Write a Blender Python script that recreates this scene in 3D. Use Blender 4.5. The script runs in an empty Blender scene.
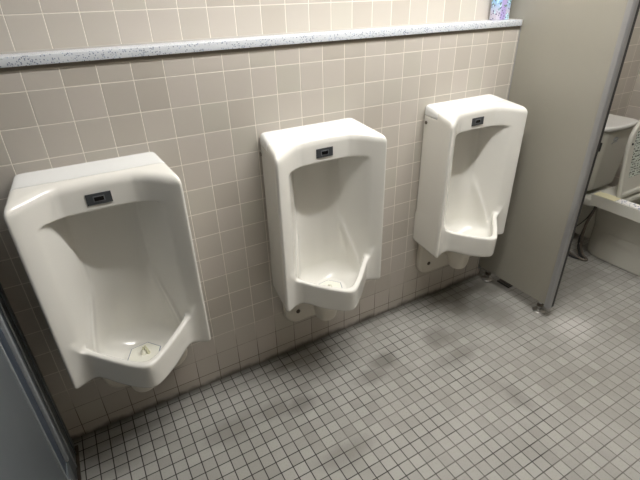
import bpy, bmesh, math, random
import numpy as np
from mathutils import Vector, Matrix
random.seed(4)
S = bpy.context.scene
COL = S.collection

# ------------------------------------------------------------------ objects
def link(name, me, mat, parent=None):
    o = bpy.data.objects.new(name, me)
    COL.objects.link(o)
    if mat is not None and not me.materials: me.materials.append(mat)
    if parent: o.parent = parent
    return o

def props(o, label=None, cat=None, group=None, kind=None):
    for k, v in (('label', label), ('category', cat), ('group', group), ('kind', kind)):
        if v: o[k] = v
    return o

def empty(name, loc, label, cat, group=None):
    o = bpy.data.objects.new(name, None)
    COL.objects.link(o); o.location = loc; o.empty_display_size = .1
    return props(o, label, cat, group)

# ------------------------------------------------------------------ mesh helpers
def from_bm(bm, smooth=False, sharp=None):
    me = bpy.data.meshes.new('m')
    bmesh.ops.recalc_face_normals(bm, faces=bm.faces)
    bm.to_mesh(me); bm.free()
    if smooth:
        me.polygons.foreach_set('use_smooth', [True]*len(me.polygons))
        if sharp: me.set_sharp_from_angle(angle=math.radians(sharp))
    return me

def add_box(bm, x0, x1, y0, y1, z0, z1, bev=0, seg=2):
    r = bmesh.ops.create_cube(bm, size=1)
    vs = r['verts']
    for v in vs:
        v.co = Vector(((x0+x1)/2 + v.co.x*(x1-x0), (y0+y1)/2 + v.co.y*(y1-y0), (z0+z1)/2 + v.co.z*(z1-z0)))
    if bev:
        es = list({e for v in vs for e in v.link_edges})
        bmesh.ops.bevel(bm, geom=es, offset=bev, segments=seg, affect='EDGES', profile=.5, clamp_overlap=True)

def box(name, x0, x1, y0, y1, z0, z1, mat, parent=None, bev=0, seg=2):
    bm = bmesh.new(); add_box(bm, x0, x1, y0, y1, z0, z1, bev, seg)
    return link(name, from_bm(bm, bool(bev), 35), mat, parent)

def prism(pts, z0, z1, bev=0, axis='z'):
    """polygon pts (a,b) extruded; axis z: (a,b,z); axis x: (x,a,b); axis y: (a,y,b)"""
    bm = bmesh.new()
    def P(a, b, c): return {'z': (a, b, c), 'x': (c, a, b), 'y': (a, c, b)}[axis]
    lo = [bm.verts.new(P(a, b, z0)) for a, b in pts]
    hi = [bm.verts.new(P(a, b, z1)) for a, b in pts]
    bm.faces.new(lo[::-1]); bm.faces.new(hi)
    n = len(pts)
    for i in range(n): bm.faces.new((lo[i], lo[(i+1) % n], hi[(i+1) % n], hi[i]))
    if bev: 
        es = [e for e in bm.edges if len(e.link_faces) == 2 and e.calc_face_angle(0) > .6]
        bmesh.ops.bevel(bm, geom=es, offset=bev, segments=2, affect='EDGES', clamp_overlap=True)
    return bm

def lathe_bm(prof, n=40, center=(0, 0, 0), axis='z'):
    bm = bmesh.new(); rings = []
    for r, h in prof:
        ring = []
        for i in range(n):
            a = 2*math.pi*i/n
            c = (r*math.cos(a), r*math.sin(a), h)
            if axis == 'y': c = (c[0], -h, c[1])
            if axis == 'x': c = (h, c[0], c[1])
            ring.append(bm.verts.new(Vector(c)+Vector(center)))
        rings.append(ring)
    for a, b in zip(rings, rings[1:]):
        for i in range(n): bm.faces.new((a[i], a[(i+1) % n], b[(i+1) % n], b[i]))
    bm.faces.new(rings[0][::-1]); bm.faces.new(rings[-1])
    return bm

def lathe(name, prof, mat, parent=None, center=(0, 0, 0), axis='z', n=40, sharp=35):
    return link(name, from_bm(lathe_bm(prof, n, center, axis), True, sharp), mat, parent)

def tube(name, pts, r, mat, parent=None, n=12, sub=6):
    # catmull-rom tube
    P = [Vector(p) for p in pts]; Q = []
    for i in range(len(P)-1):
        p0, p1, p2, p3 = P[max(i-1, 0)], P[i], P[i+1], P[min(i+2, len(P)-1)]
        for k in range(sub):
            t = k/sub
            Q.append(.5*((2*p1)+(p2-p0)*t+(2*p0-5*p1+4*p2-p3)*t*t+(3*p1-p0-3*p2+p3)*t**3))
    Q.append(P[-1])
    bm = bmesh.new(); rings = []; up = Vector((.13, .27, .95)).normalized()
    for i, q in enumerate(Q):
        d = (Q[min(i+1, len(Q)-1)]-Q[max(i-1, 0)]).normalized()
        a = d.cross(up)
        if a.length < .05: a = d.cross(Vector((1, 0, 0)))
        a.normalize(); b = d.cross(a)
        rings.append([bm.verts.new(q+r*(math.cos(2*math.pi*k/n)*a+math.sin(2*math.pi*k/n)*b)) for k in range(n)])
    for a, b in zip(rings, rings[1:]):
        for i in range(n): bm.faces.new((a[i], a[(i+1) % n], b[(i+1) % n], b[i]))
    bm.faces.new(rings[0][::-1]); bm.faces.new(rings[-1])
    return link(name, from_bm(bm, True, 50), mat, parent)

# smooth distance-field modelling (surface nets) for the glazed ceramic
def smin(a, b, k):
    h = np.maximum(k-np.abs(a-b), 0)/k
    return np.minimum(a, b)-h*h*k/4
def smax(a, b, k): return -smin(-a, -b, k)

def sdf_mesh(fn, lo, hi, h):
    lo = np.array(lo, float); hi = np.array(hi, float)
    n = np.ceil((hi-lo)/h).astype(int)+1
    ax = [lo[i]+h*np.arange(n[i]) for i in range(3)]
    G = np.meshgrid(*ax, indexing='ij')
    V = fn(*G)
    inside = V < 0
    c = np.zeros(n-1, int)
    for dx in (0, 1):
        for dy in (0, 1):
            for dz in (0, 1):
                c += inside[dx:n[0]-1+dx, dy:n[1]-1+dy, dz:n[2]-1+dz]
    act = (c > 0) & (c < 8)
    idx = -np.ones(act.shape, int); I = np.argwhere(act); idx[act] = np.arange(len(I))
    acc = np.zeros((len(I), 3)); cnt = np.zeros(len(I))
    quads = []
    for a in range(3):
        sl0 = [slice(None)]*3; sl1 = [slice(None)]*3
        sl0[a] = slice(0, n[a]-1); sl1[a] = slice(1, n[a])
        A = V[tuple(sl0)]; B = V[tuple(sl1)]
        cr = (A < 0) != (B < 0)
        E = np.argwhere(cr); va = A[cr]; vb = B[cr]
        t = va/(va-vb)
        pos = lo+E*h; pos = pos.astype(float); pos[:, a] += t*h
        b1, b2 = [(1, 2), (2, 0), (0, 1)][a]
        ok = (E[:, b1] > 0) & (E[:, b2] > 0) & (E[:, b1] < n[b1]-1) & (E[:, b2] < n[b2]-1)
        E = E[ok]; pos = pos[ok]; flip = (va[ok] < 0)
        q = []
        for o1, o2 in ((-1, -1), (0, -1), (0, 0), (-1, 0)):
            F = E.copy(); F[:, b1] += o1; F[:, b2] += o2
            k = idx[F[:, 0], F[:, 1], F[:, 2]]
            q.append(k); np.add.at(acc, k, pos); np.add.at(cnt, k, 1)
        q = np.stack(q, 1)
        q[~flip] = q[~flip][:, ::-1]
        quads.append(q)
    P = acc/np.maximum(cnt, 1)[:, None]
    e = h*.05
    for _ in range(4):
        x, y, z = P.T
        f = fn(x, y, z)
        g = np.stack([(fn(x+e, y, z)-fn(x-e, y, z)), (fn(x, y+e, z)-fn(x, y-e, z)), (fn(x, y, z+e)-fn(x, y, z-e))], 1)/(2*e)
        g2 = (g*g).sum(1)
        step = -(f/np.maximum(g2, .2))[:, None]*g
        L = np.linalg.norm(step, axis=1, keepdims=True)
        P = P+step*np.minimum(1, .4*h/np.maximum(L, 1e-9))
    Q = np.concatenate(quads)
    me = bpy.data.meshes.new('m')
    me.from_pydata(P.tolist(), [], Q.tolist())
    me.update()
    me.polygons.foreach_set('use_smooth', [True]*len(me.polygons))
    return me

# ------------------------------------------------------------------ materials
def mat(name, col=(.8, .8, .8), rough=.5, metal=0, spec=.5, coat=0, noise=0, nscale=20, bump=0):
    m = bpy.data.materials.new(name); m.use_nodes = True
    nt = m.node_tree; b = nt.nodes['Principled BSDF']
    b.inputs['Base Color'].default_value = (*col, 1); b.inputs['Roughness'].default_value = rough
    b.inputs['Metallic'].default_value = metal; b.inputs['Specular IOR Level'].default_value = spec
    b.inputs['Coat Weight'].default_value = coat; b.inputs['Coat Roughness'].default_value = .05
    if noise or bump:
        tc = nt.nodes.new('ShaderNodeTexCoord'); nz = nt.nodes.new('ShaderNodeTexNoise')
        nz.inputs['Scale'].default_value = nscale; nz.inputs['Detail'].default_value = 5
        nt.links.new(tc.outputs['Object'], nz.inputs['Vector'])
        if noise:
            mx = nt.nodes.new('ShaderNodeMix'); mx.data_type = 'RGBA'
            mx.inputs['A'].default_value = (*[c*(1-noise) for c in col], 1)
            mx.inputs['B'].default_value = (*[min(1, c*(1+noise)) for c in col], 1)
            nt.links.new(nz.outputs['Fac'], mx.inputs['Factor']); nt.links.new(mx.outputs['Result'], b.inputs['Base Color'])
        if bump:
            bp = nt.nodes.new('ShaderNodeBump'); bp.inputs['Strength'].default_value = bump; bp.inputs['Distance'].default_value = .002
            nt.links.new(nz.outputs['Fac'], bp.inputs['Height']); nt.links.new(bp.outputs['Normal'], b.inputs['Normal'])
    return m

class NB:
    def __init__(s, name):
        s.m = bpy.data.materials.new(name); s.m.use_nodes = True; s.nt = s.m.node_tree
        s.b = s.nt.nodes['Principled BSDF']
        g = s.nt.nodes.new('ShaderNodeNewGeometry'); s.pos = g.outputs['Position']
        sp = s.nt.nodes.new('ShaderNodeSeparateXYZ'); s.nt.links.new(s.pos, sp.inputs[0])
        s.x, s.y, s.z = sp.outputs
    def put(s, sock, v):
        if isinstance(v, bpy.types.NodeSocket): s.nt.links.new(v, sock)
        else: sock.default_value = v
    def M(s, op, a, b=0.0, c=0.0, clamp=False):
        n = s.nt.nodes.new('ShaderNodeMath'); n.operation = op; n.use_clamp = clamp
        s.put(n.inputs[0], a); s.put(n.inputs[1], b); s.put(n.inputs[2], c)
        return n.outputs[0]
    def step(s, v, lo, hi, a=0., b=1.):
        n = s.nt.nodes.new('ShaderNodeMapRange'); n.interpolation_type = 'SMOOTHSTEP'
        s.put(n.inputs[0], v); s.put(n.inputs[1], lo); s.put(n.inputs[2], hi); s.put(n.inputs[3], a); s.put(n.inputs[4], b)
        return n.outputs[0]
    def vec(s, x, y, z=0.0):
        n = s.nt.nodes.new('ShaderNodeCombineXYZ'); s.put(n.inputs[0], x); s.put(n.inputs[1], y); s.put(n.inputs[2], z)
        return n.outputs[0]
    def noise(s, v, scale, detail=3, rough=.55):
        n = s.nt.nodes.new('ShaderNodeTexNoise'); s.put(n.inputs['Vector'], v)
        n.inputs['Scale'].default_value = scale; n.inputs['Detail'].default_value = detail; n.inputs['Roughness'].default_value = rough
        return n.outputs['Fac']
    def white(s, v):
        n = s.nt.nodes.new('ShaderNodeTexWhiteNoise'); s.put(n.inputs['Vector'], v); return n.outputs['Value']
    def mix(s, f, a, b, bt='MIX'):
        n = s.nt.nodes.new('ShaderNodeMix'); n.data_type = 'RGBA'; n.blend_type = bt
        s.put(n.inputs['Factor'], f)
        for k, v in (('A', a), ('B', b)):
            n.inputs[k]
            s.put(n.inputs[k], v if isinstance(v, bpy.types.NodeSocket) else (*v, 1))
        return n.outputs['Result']
    def ramp(s, f, stops):
        n = s.nt.nodes.new('ShaderNodeValToRGB'); s.put(n.inputs[0], f)
        el = n.color_ramp.elements
        while len(el) < len(stops): el.new(.5)
        for e, (p, c) in zip(el, stops): e.position = p; e.color = (*c, 1)
        return n.outputs[0]
    def grid(s, u, v, pu, pv, ou, ov):
        U = s.M('DIVIDE', s.M('SUBTRACT', u, ou), pu); V = s.M('DIVIDE', s.M('SUBTRACT', v, ov), pv)
        du = s.M('MULTIPLY', s.M('PINGPONG', U, .5), pu); dv = s.M('MULTIPLY', s.M('PINGPONG', V, .5), pv)
        return s.M('MINIMUM', du, dv), s.vec(s.M('FLOOR', U), s.M('FLOOR', V)), du, dv
    def bump(s, h, dist, strength=1.):
        n = s.nt.nodes.new('ShaderNodeBump'); n.inputs['Strength'].default_value = strength; n.inputs['Distance'].default_value = dist
        s.put(n.inputs['Height'], h); s.nt.links.new(n.outputs[0], s.b.inputs['Normal'])
    def out(s, col, rough, spec=.5):
        s.put(s.b.inputs['Base Color'], col); s.put(s.b.inputs['Roughness'], rough); s.b.inputs['Specular IOR Level'].default_value = spec
        return s.m

def wall_tile(name, axis, oz, tint=(1, 1, 1)):
    n = NB(name); u = n.x if axis == 'x' else n.y
    d, cell, du, dv = n.grid(u, n.z, .1, .102, 0.0, oz)
    tile = n.step(d, .0008, .0021)
    r = n.white(cell)
    c = n.ramp(r, [(0, (.475, .435, .38)), (.35, (.515, .478, .425)), (.7, (.54, .495, .445)), (1, (.505, .478, .415))])
    c = n.mix(n.M('MULTIPLY', n.noise(n.pos, 9, 4), .12), c, (.42, .38, .32))
    dirt = n.step(n.M('ADD', n.z, n.M('MULTIPLY', n.M('SUBTRACT', n.noise(n.pos, 7, 3), .5), .25)), .06, .34, 1, 0)
    gr = n.mix(dirt, (.80, .75, .67), (.13, .10, .075))
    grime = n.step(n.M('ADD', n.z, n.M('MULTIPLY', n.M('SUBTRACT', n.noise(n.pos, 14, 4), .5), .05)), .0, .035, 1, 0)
    c = n.mix(tile, gr, c)
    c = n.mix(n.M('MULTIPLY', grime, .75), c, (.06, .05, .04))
    if tint != (1, 1, 1): c = n.mix(1., c, tint, 'MULTIPLY')
    n.bump(n.M('ADD', tile, n.M('MULTIPLY', n.noise(n.pos, 30, 2), .06)), .0012, .7)
    return n.out(c, n.M('ADD', n.M('MULTIPLY', tile, -.35), .68), .4)

def floor_tile():
    n = NB('floor_mosaic')
    d, cell, du, dv = n.grid(n.x, n.y, .0508, .0506, -.157, -.2295)
    tile = n.step(d, .0012, .0026)
    r = n.white(cell)
    c = n.ramp(r, [(0, (.285, .28, .255)), (.5, (.33, .324, .30)), (1, (.375, .368, .343))])
    sp = n.noise(n.pos, 150, 4)
    c = n.mix(n.M('MULTIPLY', n.step(sp, .45, .75), .35), c, (.22, .21, .185))
    big = n.noise(n.pos, 3.2, 4)
    c = n.mix(n.step(big, .35, .72, 0, .40), c, (.43, .425, .40))
    # worn dark patches in front of each urinal and by the partition foot
    st = None
    wob = n.M('MULTIPLY', n.M('SUBTRACT', n.noise(n.pos, 9, 4), .5), .9)
    for (px, py, rx, ry, a) in [(.16, -.325, .10, .07, .62), (.05, -.30, .13, .06, .45), (.63, -.31, .10, .07, .68), (.54, -.36, .12, .06, .5), (1.0, -.32, .12, .10, .55), (.98, -.47, .16, .06, .4),
                                (1.40, -.32, .16, .16, .6), (1.28, -.22, .12, .14, .45), (-.17, -.30, .16, .07, .42), (.20, -.64, .17, .06, .4), (1.60, -.12, .2, .12, .7), (2.0, -.35, .5, .25, .4), (1.02, -.80, .05, .12, .3)]:
        e = n.M('SQRT', n.M('ADD', n.M('POWER', n.M('DIVIDE', n.M('SUBTRACT', n.x, px), rx), 2), n.M('POWER', n.M('DIVIDE', n.M('SUBTRACT', n.y, py), ry), 2)))
        e = n.M('MULTIPLY', n.step(n.M('ADD', e, wob), .25, 1.15, 1, 0), a)
        st = e if st is None else n.M('MAXIMUM', st, e)
    c = n.mix(st, c, (.125, .12, .105))
    # pale scuffed area beyond the foot
    e = n.M('SQRT', n.M('ADD', n.M('POWER', n.M('DIVIDE', n.M('SUBTRACT', n.x, 1.68), .16), 2), n.M('POWER', n.M('DIVIDE', n.M('SUBTRACT', n.y, -.62), .12), 2)))
    pale = n.step(n.M('ADD', e, wob), .1, 1.2, .6, 0)
    c = n.mix(pale, c, (.62, .61, .59))
    gn = n.step(n.M('ADD', n.M('MULTIPLY', n.noise(n.pos, 4.5, 3), .9), n.M('MULTIPLY', n.x, .22)), .40, .78)
    gr = n.mix(gn, (.028, .025, .022), (.20, .19, .17))
    c = n.mix(tile, gr, c)
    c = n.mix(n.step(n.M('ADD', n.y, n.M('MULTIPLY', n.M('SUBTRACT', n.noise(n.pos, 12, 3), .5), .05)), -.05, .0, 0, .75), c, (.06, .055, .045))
    n.bump(n.M('ADD', tile, n.M('MULTIPLY', sp, .15)), .0012, .8)
    return n.out(c, n.M('ADD', n.M('MULTIPLY', tile, -.30), .72), .35)

def terrazzo():
    n = NB('speckled_stone')
    v = n.nt.nodes.new('ShaderNodeTexVoronoi'); v.inputs['Scale'].default_value = 210; n.nt.links.new(n.pos, v.inputs['Vector'])
    sep = n.nt.nodes.new('ShaderNodeSeparateColor'); n.nt.links.new(v.outputs['Color'], sep.inputs[0])
    chip = n.M('MULTIPLY', n.M('LESS_THAN', sep.outputs[0], .42), n.M('LESS_THAN', v.outputs['Distance'], .42))
    cc = n.ramp(sep.outputs[1], [(0, (.07, .10, .17)), (.4, (.16, .22, .36)), (.7, (.30, .29, .26)), (1, (.30, .40, .58))])
    c = n.mix(n.M('MULTIPLY', chip, .8), n.mix(n.noise(n.pos, 220, 3), (.58, .61, .65), (.74, .76, .79)), cc)
    return n.out(c, .3, .5)

M_WALL = wall_tile('beige_wall_tile', 'x', .060)
M_WALLU = wall_tile('beige_wall_tile_upper', 'x', 1.583-.102*15)
M_WALLY = wall_tile('beige_wall_tile_side', 'y', .060)
M_FLOOR = floor_tile()
M_STONE = terrazzo()
M_CER = mat('glazed_ceramic', (.80, .785, .735), .16, spec=.5, coat=.25)
M_CERC = mat('glazed_ceramic_cover', (.79, .795, .785), .18, spec=.5, coat=.25)
M_CERB = mat('cream_ceramic', (.66, .62, .54), .3)
M_DRAIN = mat('white_plastic_drain', (.80, .79, .70), .35)
M_DEO = mat('pale_yellow_block', (.66, .64, .46), .5, noise=.25, nscale=120)
M_SENS = mat('dark_grey_sensor_plastic', (.055, .06, .065), .35)
M_LENS = mat('black_sensor_window', (.004, .004, .005), .1)
M_SLIT = mat('grey_print', (.25, .28, .33), .5)
M_HOLE = mat('dark_hole', (.02, .018, .015), .6)
M_METAL = mat('dull_steel', (.42, .41, .39), .35, metal=1, noise=.15, nscale=60)
M_DARKM = mat('stained_steel', (.14, .12, .10), .45, metal=.8, noise=.3, nscale=80)
M_ALU = mat('anodised_aluminium', (.36, .36, .365), .42, metal=.6)
M_RUB = mat('black_rubber', (.02, .02, .02), .6)
M_PART = mat('beige_laminate', (.315, .30, .253), .42, noise=.03, nscale=6)
M_BLUEF = mat('blue_grey_frame_paint', (.10, .115, .13), .38, noise=.12, nscale=30)
M_BLUEP = mat('blue_grey_panel', (.14, .16, .175), .30, noise=.12, nscale=9)
M_RIDGE = mat('worn_frame_ridge', (.34, .36, .38), .35, noise=.2, nscale=50)
M_CEIL = mat('white_ceiling_board', (.42, .39, .35), .8, noise=.04, nscale=90, bump=.3)
M_SIL = mat('grey_sealant', (.50, .48, .44), .6)

# ------------------------------------------------------------------ room shell
W = dict(x0=-1.75, x1=3.02, y0=-2.9, y1=.1, zc=2.75)
def struct(o): o['kind'] = 'structure'; return o
struct(box('floor', W['x0']-.1, W['x1']+.1, W['y0']-.1, W['y1']+.1, -.08, 0, M_FLOOR))
struct(box('ceiling', W['x0']-.1, W['x1']+.1, W['y0']-.1, W['y1']+.1, W['zc'], W['zc']+.08, M_CEIL))
struct(box('wall_back', W['x0'], 1.632, 0, .099, 0, 1.4535, M_WALL))
struct(box('wall_back_upper', W['x0']-.1, W['x1']+.1, .1, .2, 0, W['zc'], M_WALLU))
struct(box('wall_right', W['x1'], W['x1']+.1, W['y0'], .1, 0, W['zc'], M_WALLY))
struct(box('wall_left', W['x0']-.1, W['x0'], W['y0'], .1, 0, W['zc'], mat('taupe_paint_side', (.20, .18, .15), .7)))
struct(box('wall_front', W['x0'], W['x1'], W['y0']-.1, W['y0'], 0, W['zc'], mat('taupe_paint', (.20, .18, .15), .7)))

# speckled stone ledge along the top of the lower wall
lg = empty('stone_ledge', (0, 0, 1.4535), 'long pale blue-grey speckled stone ledge running along the tiled wall above the urinals', 'shelf')
o = box('slab', W['x0'], 1.609, -.009, .098, .001, .0275, M_STONE, lg, .0012)
box('shadow_strip', W['x0'], 1.609, -.0022, .0, -.013, .001, mat('brown_shadow_strip', (.19, .16, .12), .7), lg)  # shadow band under the slab, deepened by an added brown strip
o = box('sealant_bead', W['x0'], 1.609, .0925, .0995, .0278, .0325, M_SIL, lg)

# ------------------------------------------------------------------ urinal (local: x across, -y out of the wall, z up from floor)
HW0, HW1 = .217, .034
def F0(ax):   # front face of the surround
    t = np.clip((ax-.100)/(.245-.100), 0, 1)
    return .139+.008*np.clip(ax/.122, 0, 1)**2+.077*t*t*(2.6-1.6*t)
def F1(ax):   # lip, a rounded V in plan
    return .354+.03-np.sqrt(ax**2+.03**2)
def rimz(ax): return .546+.026*np.clip(ax/.19, 0, 1.2)**2
def outer(x, y, z):
    d = -y; ax = np.sqrt(x*x+1e-6)
    side = (ax-(HW0+HW1*np.clip(d/.22, -.1, 1.2)))*.98
    front = (d-F0(ax))*.93
    top = (z-(1.159-.18*d))*.98
    bot = (.431+.016*np.exp(-((ax-.15)/.04)**2)*np.clip((d-.1)/.08, 0, 1)-z)*.9
    up = smax(front, -(d-.0), .002)
    up = smax(up, side, .018)
    up = smax(up, top, .03)
    lipf = (d-(F1(ax)-.05*np.clip(.50-z, -.02, .1)))*.70
    lip = smax(lipf, z-rimz(ax), .014)
    lip = smax(lip, -d, .002); lip = smax(lip, ax-.196, .02)
    b = smin(up, lip, .05)
    b = smax(b, side, .018)
    b = smax(b, bot, .016)
    belly = (np.sqrt((x/.15)**2+((d-.15)/.125)**2+((z-.47)/.068)**2)-1)*.07
    return smin(b, smax(belly, z-.47, .01), .02)
def cavity(x, y, z):
    d = -y; ax = np.sqrt(x*x+1e-6)
    t = np.clip((.76-z)/.27, 0, 1); t = t*t*(3-2*t)
    xr = .108+.042*t
    dr = .070+.078*t
    dc = .045
    inner = dc+(dr-dc)*(ax/xr)**3.2
    e = F0(.186)+.004
    outr = dr+(ax-xr)*(e-dr)/(.186-xr)
    w = np.clip((ax-xr)/.022+.5, 0, 1); w = w*w*(3-2*w)
    db = inner*(1-w)+outr*w
    tb = np.clip((.77-z)/.08, 0, 1)
    db = db+.016*tb*np.exp(-((ax-xr)/.010)**2)
    back = (db-d)*.68
    back2 = smax(back, (ax-.192+.024*np.clip((.585-z)/.06, 0, 1)), .02)
    zf = .440+.06*np.clip(np.sqrt((ax/.12)**2+((d-.16)/.12)**2)-.62, 0, 2)
    flo = (zf-z)*.9
    c = smax(back2, flo, .045)
    ceil = z-(1.030+.05*np.clip((F0(ax)-d)/.09, -.3, 1))
    c = smax(c, ceil*.9, .014)
    lipin = smax((d-(F1(ax)-.030))*.70, -9+0*d, .001)
    lipin = smin(lipin, rimz(ax)+.004-z, .012)
    return smax(c, lipin, .01)
LIDD, LIDZ = .108, 1.104
def full(x, y, z): return smax(outer(x, y, z), -cavity(x, y, z), .009)
def u_body(x, y, z):
    d = -y
    cut = np.maximum(d-LIDD, LIDZ-z)          # <0 inside lid block
    return np.maximum(full(x, y, z), -(cut-0.0))
def u_lid(x, y, z):
    d = -y
    cut = np.maximum(d-(LIDD-.0022), (LIDZ+.0025)-z)
    return smax(outer(x, y, z), cut, .003)
H = .0042
me_body = sdf_mesh(u_body, (-.26, -.38, .41), (.26, .012, 1.17), H)
me_lid = sdf_mesh(u_lid, (-.24, -.13, 1.09), (.24, .012, 1.17), H)
def br_f(x, y, z):
    d = -y; ax = np.abs(x)
    qx = ax-.097; qz = .268-z
    r = np.sqrt(np.maximum(qx, 0)**2+np.maximum(qz, 0)**2)+np.minimum(np.maximum(qx, qz), 0)-.075
    return smax(smax(smax(r, d-.032, .02), -d, .002), z-.43, .002)
me_br = sdf_mesh(br_f, (-.2, -.05, .16), (.2, .012, .45), .005)
def tr_f(x, y, z):
    d = -y
    r = np.sqrt((x+.025)**2+(d-.165)**2)-.050-.02*np.clip((z-.31)/.14, 0, 1)
    v = smax(r, .288-z, .035)
    neck = np.sqrt(x**2+(z-.36)**2)-.045
    neck = np.maximum(np.maximum(neck, d-.16), -(d-.02))
    return np.maximum(smin(v, neck, .03), z-.418)
me_tr = sdf_mesh(tr_f, (-.12, -.27, .27), (.12, .0, .48), .005)

def hexa(r, z0, z1, rot=0, bev=.001):
    return from_bm(prism([(r*math.cos(math.radians(60*i+rot)), r*math.sin(math.radians(60*i+rot))) for i in range(6)], z0, z1, bev), True, 30)

def copy_tree(o, parent=None):
    c = o.copy(); COL.objects.link(c); c.parent = parent
    for ch in list(o.children): copy_tree(ch, c)
    return c

def make_urinal():
    r = empty('urinal', (0, 0, 0), 'x', 'urinal', 'wall urinals in a row')
    body = link('body', me_body, M_CER, r)
    lid = link('top_cover', me_lid, M_CERC, r)
    box('logo_mark', .115, .150, -.040, -.034, 0, .0006, M_SLIT, lid).location = (0, 0, 1.1435)
    # sensor plate
    s = link('sensor_panel', from_bm(prism([(-.037, -.018), (.037, -.018), (.037, .018), (-.037, .018)], 0, .006, .003, axis='z'), True, 35), M_SENS, r)
    s.rotation_euler = (math.radians(90), 0, 0); s.location = (0, -.136, 1.072)
    f = link('window_frame', from_bm(prism([(-.017, -.0095), (.017, -.0095), (.017, .0095), (-.017, .0095)], .0055, .0068, .001), True, 35), mat('mid_grey_plastic', (.16, .17, .18), .35), s)
    link('sensor_window', from_bm(prism([(-.014, -.0065), (.014, -.0065), (.014, .0065), (-.014, .0065)], .006, .0074, .0005), True, 35), M_LENS, s)
    dm = link('drain_cover', hexa(.060, 0, .007, 8), M_DRAIN, r); dm.location = (0, -.163, .4365)
    rg = link('drain_seam', from_bm(hex_ring(.0640, .060, 8), True, 30), M_SLIT, r); rg.location = (0, -.163, .4390)
    k = empty_part = lathe('drain_knob', [(.012, 0), (.011, .012), (.006, .02), (.001, .021)], M_DRAIN, dm, (0.0, 0, .007), n=20)
    link('wall_bracket', me_br, M_CERB, r)
    link('trap_outlet', me_tr, M_CERB, r)
    for sx, nm in ((-1, 0), (1, 0)):
        b = lathe('bracket_bolt', [(.011, 0), (.011, .003), (.008, .006), (.004, .008)], M_DARKM, r, (sx*.105, -.031, .262), 'y', 20)
        p = lathe('cover_screw', [(.008, 0), (.008, .002), (.005, .003)], M_DARKM, r, (0, 0, 0), 'x', 20)
        p.location = (sx*(HW0+HW1*.045/.22-.0005), -.035, 1.077)
        if sx < 0: p.rotation_euler = (0, 0, math.pi)
        else: pass
        if sx < 0: p.location.y = -.035
    return r
def hex_ring(ro, ri, rot):
    bm = bmesh.new()
    A = [(math.cos(math.radians(60*i+rot)), math.sin(math.radians(60*i+rot))) for i in range(6)]
    for i in range(6):
        a, b = A[i], A[(i+1) % 6]
        vs = [bm.verts.new((p[0]*q, p[1]*q, z)) for z in (0, .0035) for p, q in ((a, ri), (b, ri), (b, ro), (a, ro))]
        for f in ((0, 3, 2, 1), (4, 5, 6, 7), (0, 1, 5, 4), (1, 2, 6, 5), (2, 3, 7, 6), (3, 0, 4, 7)): bm.faces.new([vs[j] for j in f])
    return bm

ur = make_urinal()
UL = ['white ceramic wall urinal nearest the dark framed partition, with a pale yellow drain block',
      'white ceramic wall urinal hanging in the middle of the row of three',
      'white ceramic wall urinal mounted beside the tall beige partition, under the floral box']
for i, x in enumerate((-.396, .420, 1.252)):
    u = ur if i == 0 else copy_tree(ur)
    u.location = (x, 0, 0); u['label'] = UL[i]

# deodorant block in the first urinal
bm = bmesh.new()
for (a, b, c, t, h) in ((-.009, .004, 0, .22, .034), (.004, -.002, 0, -.15, .040)):
    r_ = bmesh.ops.create_cone(bm, cap_ends=True, segments=14, radius1=.007, radius2=.003, depth=h)
    bmesh.ops.rotate(bm, verts=r_['verts'], cent=(0, 0, 0), matrix=Matrix.Rotation(t, 3, 'Y'))
    bmesh.ops.translate(bm, verts=r_['verts'], vec=(a, b, h/2))
bm.normal_update()
dz = link('deodorant_block', from_bm(bm, True, 40), M_DEO); dz.location = (-.396+.008, -.168, .4425)
props(dz, 'small pale yellow two-pronged block standing on the drain of the leftmost urinal', 'deodorizer')

# ------------------------------------------------------------------ beige partition
pt = empty('partition', (1.632, 0, 0), 'tall beige laminate partition panel standing on steel feet between the urinals and the toilet', 'partition')
pts = [(-.492, .076), (-.002, .076), (-.002, 1.453), (-.011, 1.453), (-.011, 1.483), (.098, 1.483), (.098, 2.05), (-.492, 2.05)]
link('panel', from_bm(prism(pts, -.020, .020, 0, 'x')), M_PART, pt)
# front edge trim: a rounded aluminium channel
tp = [(-.0225, -.478), (-.0225, -.500), (-.017, -.507), (.002, -.507), (.002, -.5035), (.0225, -.5035), (.0225, -.478), (.0203, -.478), (.0203, -.4925), (-.0203, -.4925), (-.0203, -.478)]
link('edge_trim', from_bm(prism(tp, .064, 2.05)), M_ALU, pt)
box('edge_dark_strip', .003, .0215, -.5065, -.5036, .066, 2.049, M_RUB, pt)  # black strip along the far half of the trim
for y in (-.062, -.440):
    ft = lathe('foot', [(.034, 0), (.034, .003), (.030, .006), (.014, .008), (.010, .012), (.010, .066)], M_METAL, pt, (0.006, y, 0), n=32)
    lathe('foot_nut', [(.017, .034), (.017, .046), (.012, .048), (.012, .052)], M_DARKM, ft, (0.006, y, 0), n=6)
box('wall_channel', -.021, .021, -.0055, -.0005, .05, 1.45, M_ALU, pt)

# floor drain under the partition
fd = box('floor_grate', 1.665, 1.725, -.205, -.115, .0005, .006, M_RUB, None, .001)
bm = bmesh.new()
for i in range(7): add_box(bm, 1.670, 1.720, -.200+i*.012, -.195+i*.012, .0058, .009)
link('grate_bars', from_bm(bm), M_DARKM, fd)
props(fd, 'small black floor grate under the beige partition', 'grate')

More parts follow.
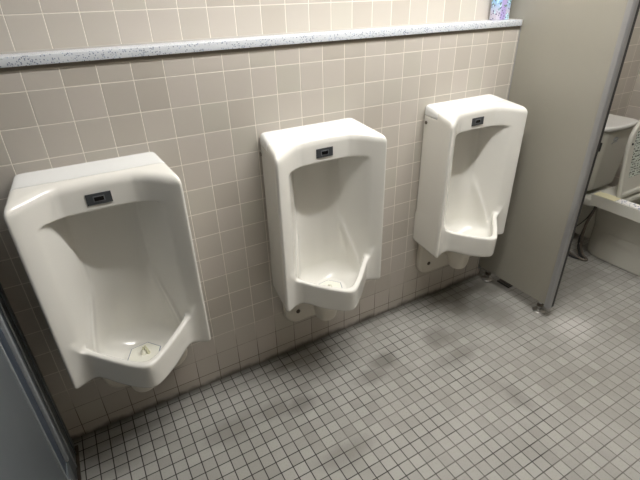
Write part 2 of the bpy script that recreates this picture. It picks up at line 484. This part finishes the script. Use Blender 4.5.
# floral box on the ledge
def floral():
    n = NB('floral_print')
    tc = n.nt.nodes.new('ShaderNodeTexCoord'); sp = n.nt.nodes.new('ShaderNodeSeparateXYZ'); n.nt.links.new(tc.outputs['Object'], sp.inputs[0])
    X, Y, Z = sp.outputs; pos = tc.outputs['Object']
    base = n.mix(n.step(Z, .02, .09), (.60, .56, .66), (.28, .52, .78))
    base = n.mix(n.step(n.noise(pos, 30, 2), .5, .6), base, (.55, .80, .88))
    e = n.M('ABSOLUTE', n.M('SUBTRACT', X, .0))
    base = n.mix(n.step(e, .012, .024, 1, 0), base, (.44, .36, .66))
    v = n.nt.nodes.new('ShaderNodeTexVoronoi'); v.inputs['Scale'].default_value = 85; n.nt.links.new(pos, v.inputs['Vector'])
    c = n.mix(n.M('LESS_THAN', v.outputs['Distance'], .30), base, (.13, .11, .24))
    c = n.mix(n.M('MULTIPLY', n.step(n.noise(pos, 55, 2), .56, .62), n.step(Z, .03, .06)), c, (.14, .25, .20))
    return n.out(c, .35)
fb = box('floral_box', -.046, .046, -.020, .020, 0, .18, floral(), None, .003)
fb.location = (1.530, .066, 1.4815)
props(fb, 'narrow blue and purple floral patterned box standing on the stone ledge', 'box')
lidb = box('box_lid', -.0465, .0465, -.0205, .0205, .172, .190, mat('lavender_card', (.45, .38, .62), .4), fb, .003)

# ------------------------------------------------------------------ blue-grey partition, left
bp = empty('toilet_stall_door', (-.744, -.04, 0), 'dark blue-grey metal framed partition panel at the lower left beside the leftmost urinal', 'partition')
X0 = 0
M_BLUED = mat('deep_blue_grey_recess', (.045, .06, .085), .35)
box('stile', -.030, .0, -.185, .0, .008, 1.92, M_BLUEF, bp, .004)
box('stile_bead', -.002, .004, -.055, -.045, .010, 1.918, M_BLUEF, bp, .002)
box('stile_bead', -.002, .003, -.120, -.112, .010, 1.918, M_RIDGE, bp, .0012)
box('ridge', -.012, .008, -.202, -.1855, .150, 1.90, M_RIDGE, bp, .003)
box('recess', -.028, -.003, -.284, -.2025, .150, 1.90, M_BLUED, bp)
box('panel_bead', -.006, .003, -.293, -.284, .150, 1.90, M_RIDGE, bp, .0015)
box('panel', -.028, -.0005, -.95, -.293, .012, 1.90, M_BLUEP, bp, .003)
box('bottom_rail', -.028, .0, -.293, -.185, .010, .149, M_BLUEP, bp, .002)
box('floor_track', -.034, .012, -.95, -.006, 0, .008, M_DARKM, bp, .002)
box('top_rail', -.032, .004, -.95, 0, 1.92, 1.95, M_BLUEF, bp, .003)
bp.name = 'framed_partition'

# ------------------------------------------------------------------ toilet
M_TC = mat('toilet_ceramic', (.57, .56, .50), .2, coat=.2)
M_PL = mat('toilet_plastic', (.56, .555, .50), .32)
M_CREAM = mat('yellowed_cream_plastic', (.72, .68, .46), .35)
TX = 2.57
tl = empty('toilet', (TX, 0, 0), 'white toilet with raised seat cover and control arm behind the beige partition', 'toilet')
def rbox(x, y, z, cx, cy, cz, hx, hy, hz, r):
    qx = np.abs(x-cx)-hx+r; qy = np.abs(y-cy)-hy+r; qz = np.abs(z-cz)-hz+r
    return np.sqrt(np.maximum(qx, 0)**2+np.maximum(qy, 0)**2+np.maximum(qz, 0)**2)+np.minimum(np.maximum(np.maximum(qx, qy), qz), 0)-r
def tank_f(x, y, z):
    s = 1+.22*np.clip((z-.83)/.42, -1, 0)
    yy = (y-.095)/(s*.5+.5)+.095
    bow = yy+.03*(1-(x/.17)**2)*0
    return rbox(x/s, yy, z, 0, -.02, .63, .165, .115, .205, .03)*.78
link('tank', sdf_mesh(tank_f, (-.19, -.16, .40), (.19, .12, .86), .007), M_TC, tl)
def tlid_f(x, y, z):
    f = -(y+.133+.022*(1-(x/.19)**2))
    v = smax(smax(np.abs(x)-.185, f, .05), y-.094, .006)
    return smax(v, np.abs(z-.848)-.014, .012)
link('tank_lid', sdf_mesh(tlid_f, (-.2, -.18, .825), (.2, .11, .87), .0055), mat('tank_lid_ceramic', (.76, .76, .74), .2), tl)
lv = box('flush_lever', -.169, -.155, -.118, -.094, .71, .765, M_HOLE, tl, .003)
box('lever_plate', -.171, -.168, -.113, -.099, .716, .758, M_METAL, lv, .001)
# maker's script mark on the tank front
for k, pp in enumerate([[(-.075, -.1355, .770), (-.06, -.1355, .785), (-.045, -.1355, .788), (-.03, -.1355, .776), (-.045, -.1355, .766), (-.06, -.1355, .768)],
                        [(-.085, -.1345, .75), (-.06, -.1345, .758), (-.03, -.1345, .757)]]):
    tube('script_mark', pp, .0016, M_SLIT, tl, 6, 4)
def bowl_f(x, y, z):
    yc = -.36
    # bowl, an egg in plan
    ry = np.where(y < yc, .26, .24); t = np.clip((z-.20)/.20, 0, 1); s = .55+.45*np.sqrt(t)
    e = (np.sqrt((x/.185)**2+((y-yc)/ry)**2)-s)*.17
    b = smax(smax(e, z-.40, .012), .17-z, .02)
    plat = rbox(x, y, z, 0, -.05, .37, .165, .13, .03, .015)
    ped = rbox(x, y, z, 0, -.33, .13, .10+.0*z, .27, .15, .03)
    ped = np.minimum(ped, 9)
    foot = smax(smax(np.sqrt((x/.115)**2+((y+.40)/.25)**4+1e-9)*.105-.105, z-.29, .02), -z, .001)
    back = rbox(x, y, z, 0, -.03, .22, .045, .12, .16, .03)
    v = smin(smin(b, foot, .05), plat, .04); v = smin(v, back, .03)
    hole = np.sqrt((x/.135)**2+((y+.40)/.17)**2+(np.clip(.42-z, 0, 1)/.17)**2)*.13-.13
    return smax(smax(v, -hole, .01), -z, .002)
link('bowl', sdf_mesh(bowl_f, (-.21, -.68, -.01), (.21, .11, .42), .008), M_TC, tl)
def unit_f(x, y, z):   # rear housing of the bidet seat
    v = rbox(x, y, z, 0, -.265, .450, .205, .068, .042, .03)
    return smax(v, (z-.50+.35*(-.2-y))*.9, .02)
link('seat_housing', sdf_mesh(unit_f, (-.23, -.35, .395), (.23, -.18, .51), .006), M_PL, tl)
arm = link('control_arm', from_bm(prism([(-.262, -.20), (-.185, -.20), (-.185, -.56), (-.205, -.60), (-.245, -.60), (-.268, -.56)], .408, .477, .010), True, 40), M_PL, tl)
link('arm_top', from_bm(prism([(-.258, -.205), (-.188, -.205), (-.188, -.335), (-.262, -.335)], .4755, .481, .002), True, 40), M_CREAM, arm)
def label_mat(name, base, ink, sx, sy, thr=.52):
    n = NB(name); tc = n.nt.nodes.new('ShaderNodeTexCoord'); sp = n.nt.nodes.new('ShaderNodeSeparateXYZ'); n.nt.links.new(tc.outputs['Object'], sp.inputs[0])
    a, b = sp.outputs[0], sp.outputs[1 if sy == 'y' else 2]
    rows = n.M('GREATER_THAN', n.M('PINGPONG', n.M('MULTIPLY', b, 1/.016), .5), .17)
    w = n.noise(n.vec(n.M('MULTIPLY', a, 1.), b, 0.), sx, 2)
    k = n.M('MULTIPLY', rows, n.M('GREATER_THAN', w, thr))
    return n.out(n.mix(k, base, ink), .4)
lb = link('arm_label', from_bm(prism([(-.252, -.34), (-.196, -.34), (-.196, -.55), (-.252, -.55)], .4772, .4800, .001), True, 40), label_mat('button_label', (.80, .79, .77), (.16, .20, .32), 60, 'y', .55), arm)
# seat ring
def seat_f(x, y, z):
    e = np.sqrt((x/.182)**2+((y+.42)/.21)**2)*.18-.18
    h = np.sqrt((x/.115)**2+((y+.43)/.145)**2)*.115-.115
    v = smax(e, -h, .02); v = smax(v, y+.27, .02)
    return smax(v, np.abs(z-.422)-.017, .016)
link('seat', sdf_mesh(seat_f, (-.2, -.66, .40), (.2, -.25, .445), .006), M_PL, tl)
# raised cover, standing almost upright behind the seat
def cover_f(x, y, z):
    t = z-.0
    hw = .198*np.sqrt(np.clip(1-(np.clip(z-.20, 0, 1)/.275)**3.5, 1e-4, 1))
    o_ = np.maximum((np.abs(x)-hw)*.7, -z)
    v = smax(o_, np.abs(y)-.013, .012)
    dish = smax(smax(np.abs(x)-(hw-.022), .03-z, .02), y+.004, .002)   # hollow face with a raised rim
    return smax(v, -smax(dish, -(y+.013)-.02, .002), .006)
cv = link('seat_cover', sdf_mesh(cover_f, (-.21, -.02, -.01), (.21, .02, .50), .006), M_PL, tl)
cv.location = (0, -.318, .470); cv.rotation_euler = (math.radians(-7), 0, 0)
st = box('instruction_sticker', -.125, .125, -.0062, -.0046, .12, .40, label_mat('sticker_text', (.60, .66, .60), (.07, .08, .07), 70, 'z', .50), cv)
lathe('bumper', [(.007, 0), (.007, .006), (.004, .009)], M_RUB, cv, (-.155, -.004, .33), 'y', 16)
lathe('bumper', [(.007, 0), (.007, .006), (.004, .009)], M_RUB, cv, (.155, -.004, .33), 'y', 16)
# supply hoses and stop valve behind the toilet
hs = tube('water_hose', [(-.180, -.205, .405), (-.183, -.195, .32), (-.178, -.175, .24), (-.19, -.18, .12), (-.20, -.215, .035), (-.215, -.265, .012), (-.235, -.22, .012), (-.24, -.10, .04), (-.22, .02, .12), (-.20, .07, .19)], .0085, M_DARKM, tl)
tube('supply_hose', [(-.165, -.205, .405), (-.170, -.185, .30), (-.165, -.165, .20), (-.185, -.165, .09), (-.20, -.20, .025), (-.225, -.235, .011), (-.255, -.17, .012), (-.27, -.05, .05), (-.25, .04, .14), (-.21, .06, .19)], .0075, M_RUB, tl)
tube('power_cord', [(-.20, -.215, .41), (-.215, -.19, .30), (-.225, -.13, .20), (-.25, -.06, .13), (-.31, .04, .10), (-.36, .09, .16), (-.36, .094, .34)], .0035, M_RUB, tl)
lathe('stop_valve', [(.022, 0), (.022, .006), (.011, .008), (.011, .03), (.016, .03), (.016, .055), (.009, .058)], M_METAL, tl, (-.205, .099, .20), 'y', 24)
lathe('hose_nut', [(.014, 0), (.014, .028), (.010, .03)], M_RUB, tl, (-.178, -.205, .385), n=16)
tube('supply_pipe', [(-.205, .06, .20), (-.205, -.0, .22), (-.17, -.03, .30), (-.13, -.03, .42)], .008, M_METAL, tl)

# ------------------------------------------------------------------ light fitting on the ceiling
def light_fixture(cx, cy, ln, label, power, hidden=False):
    f = empty('ceiling_light', (cx, cy, W['zc']), label, 'light')
    box('housing', -ln/2-.03, ln/2+.03, -.06, .06, -.045, 0, mat('white_enamel', (.8, .8, .8), .4), f, .006)
    e = mat('lit_tube', (1, 1, 1), .5)
    b = e.node_tree.nodes['Principled BSDF']
    b.inputs['Emission Color'].default_value = (1.0, .985, .955, 1); b.inputs['Emission Strength'].default_value = power
    bm = lathe_bm([(.0155, -ln/2), (.0155, ln/2)], 20, (0, 0, -.066), 'x')
    link('tube_lamp', from_bm(bm, True, 40), e, f)
    for s in (-1, 1): box('lamp_holder', s*(ln/2+.012)-.012, s*(ln/2+.012)+.012, -.016, .016, -.085, -.045, mat('white_plastic', (.75, .75, .75), .5), f, .003)
    return f
light_fixture(1.0, -.72, 1.9, 'long ceiling tube light above the urinals', 280)

w = bpy.data.worlds.new('world'); S.world = w; w.use_nodes = True
w.node_tree.nodes['Background'].inputs[0].default_value = (.5, .5, .5, 1); w.node_tree.nodes['Background'].inputs[1].default_value = .2

# ------------------------------------------------------------------ camera
cam = bpy.data.cameras.new('camera'); co = bpy.data.objects.new('camera', cam); COL.objects.link(co)
R = [[0.86915573, -0.4939006, -0.02510984], [-0.25931555, -0.41192734, -0.8735395], [0.42109827, 0.76575325, -0.48610512]]
right, down, fwd = [Vector(r) for r in R]
mw = Matrix((right, -down, -fwd)).transposed().to_4x4(); mw.translation = Vector((-.41117, -1.59359, 1.61240))
co.matrix_world = mw
cam.sensor_width = 36; cam.lens = 441.83/640*36; cam.clip_start = .02
S.camera = co
S.view_settings.view_transform = 'Standard'; S.view_settings.look = 'None'; S.view_settings.gamma = 1
S.view_settings.use_curve_mapping = False
S.view_settings.exposure = 0
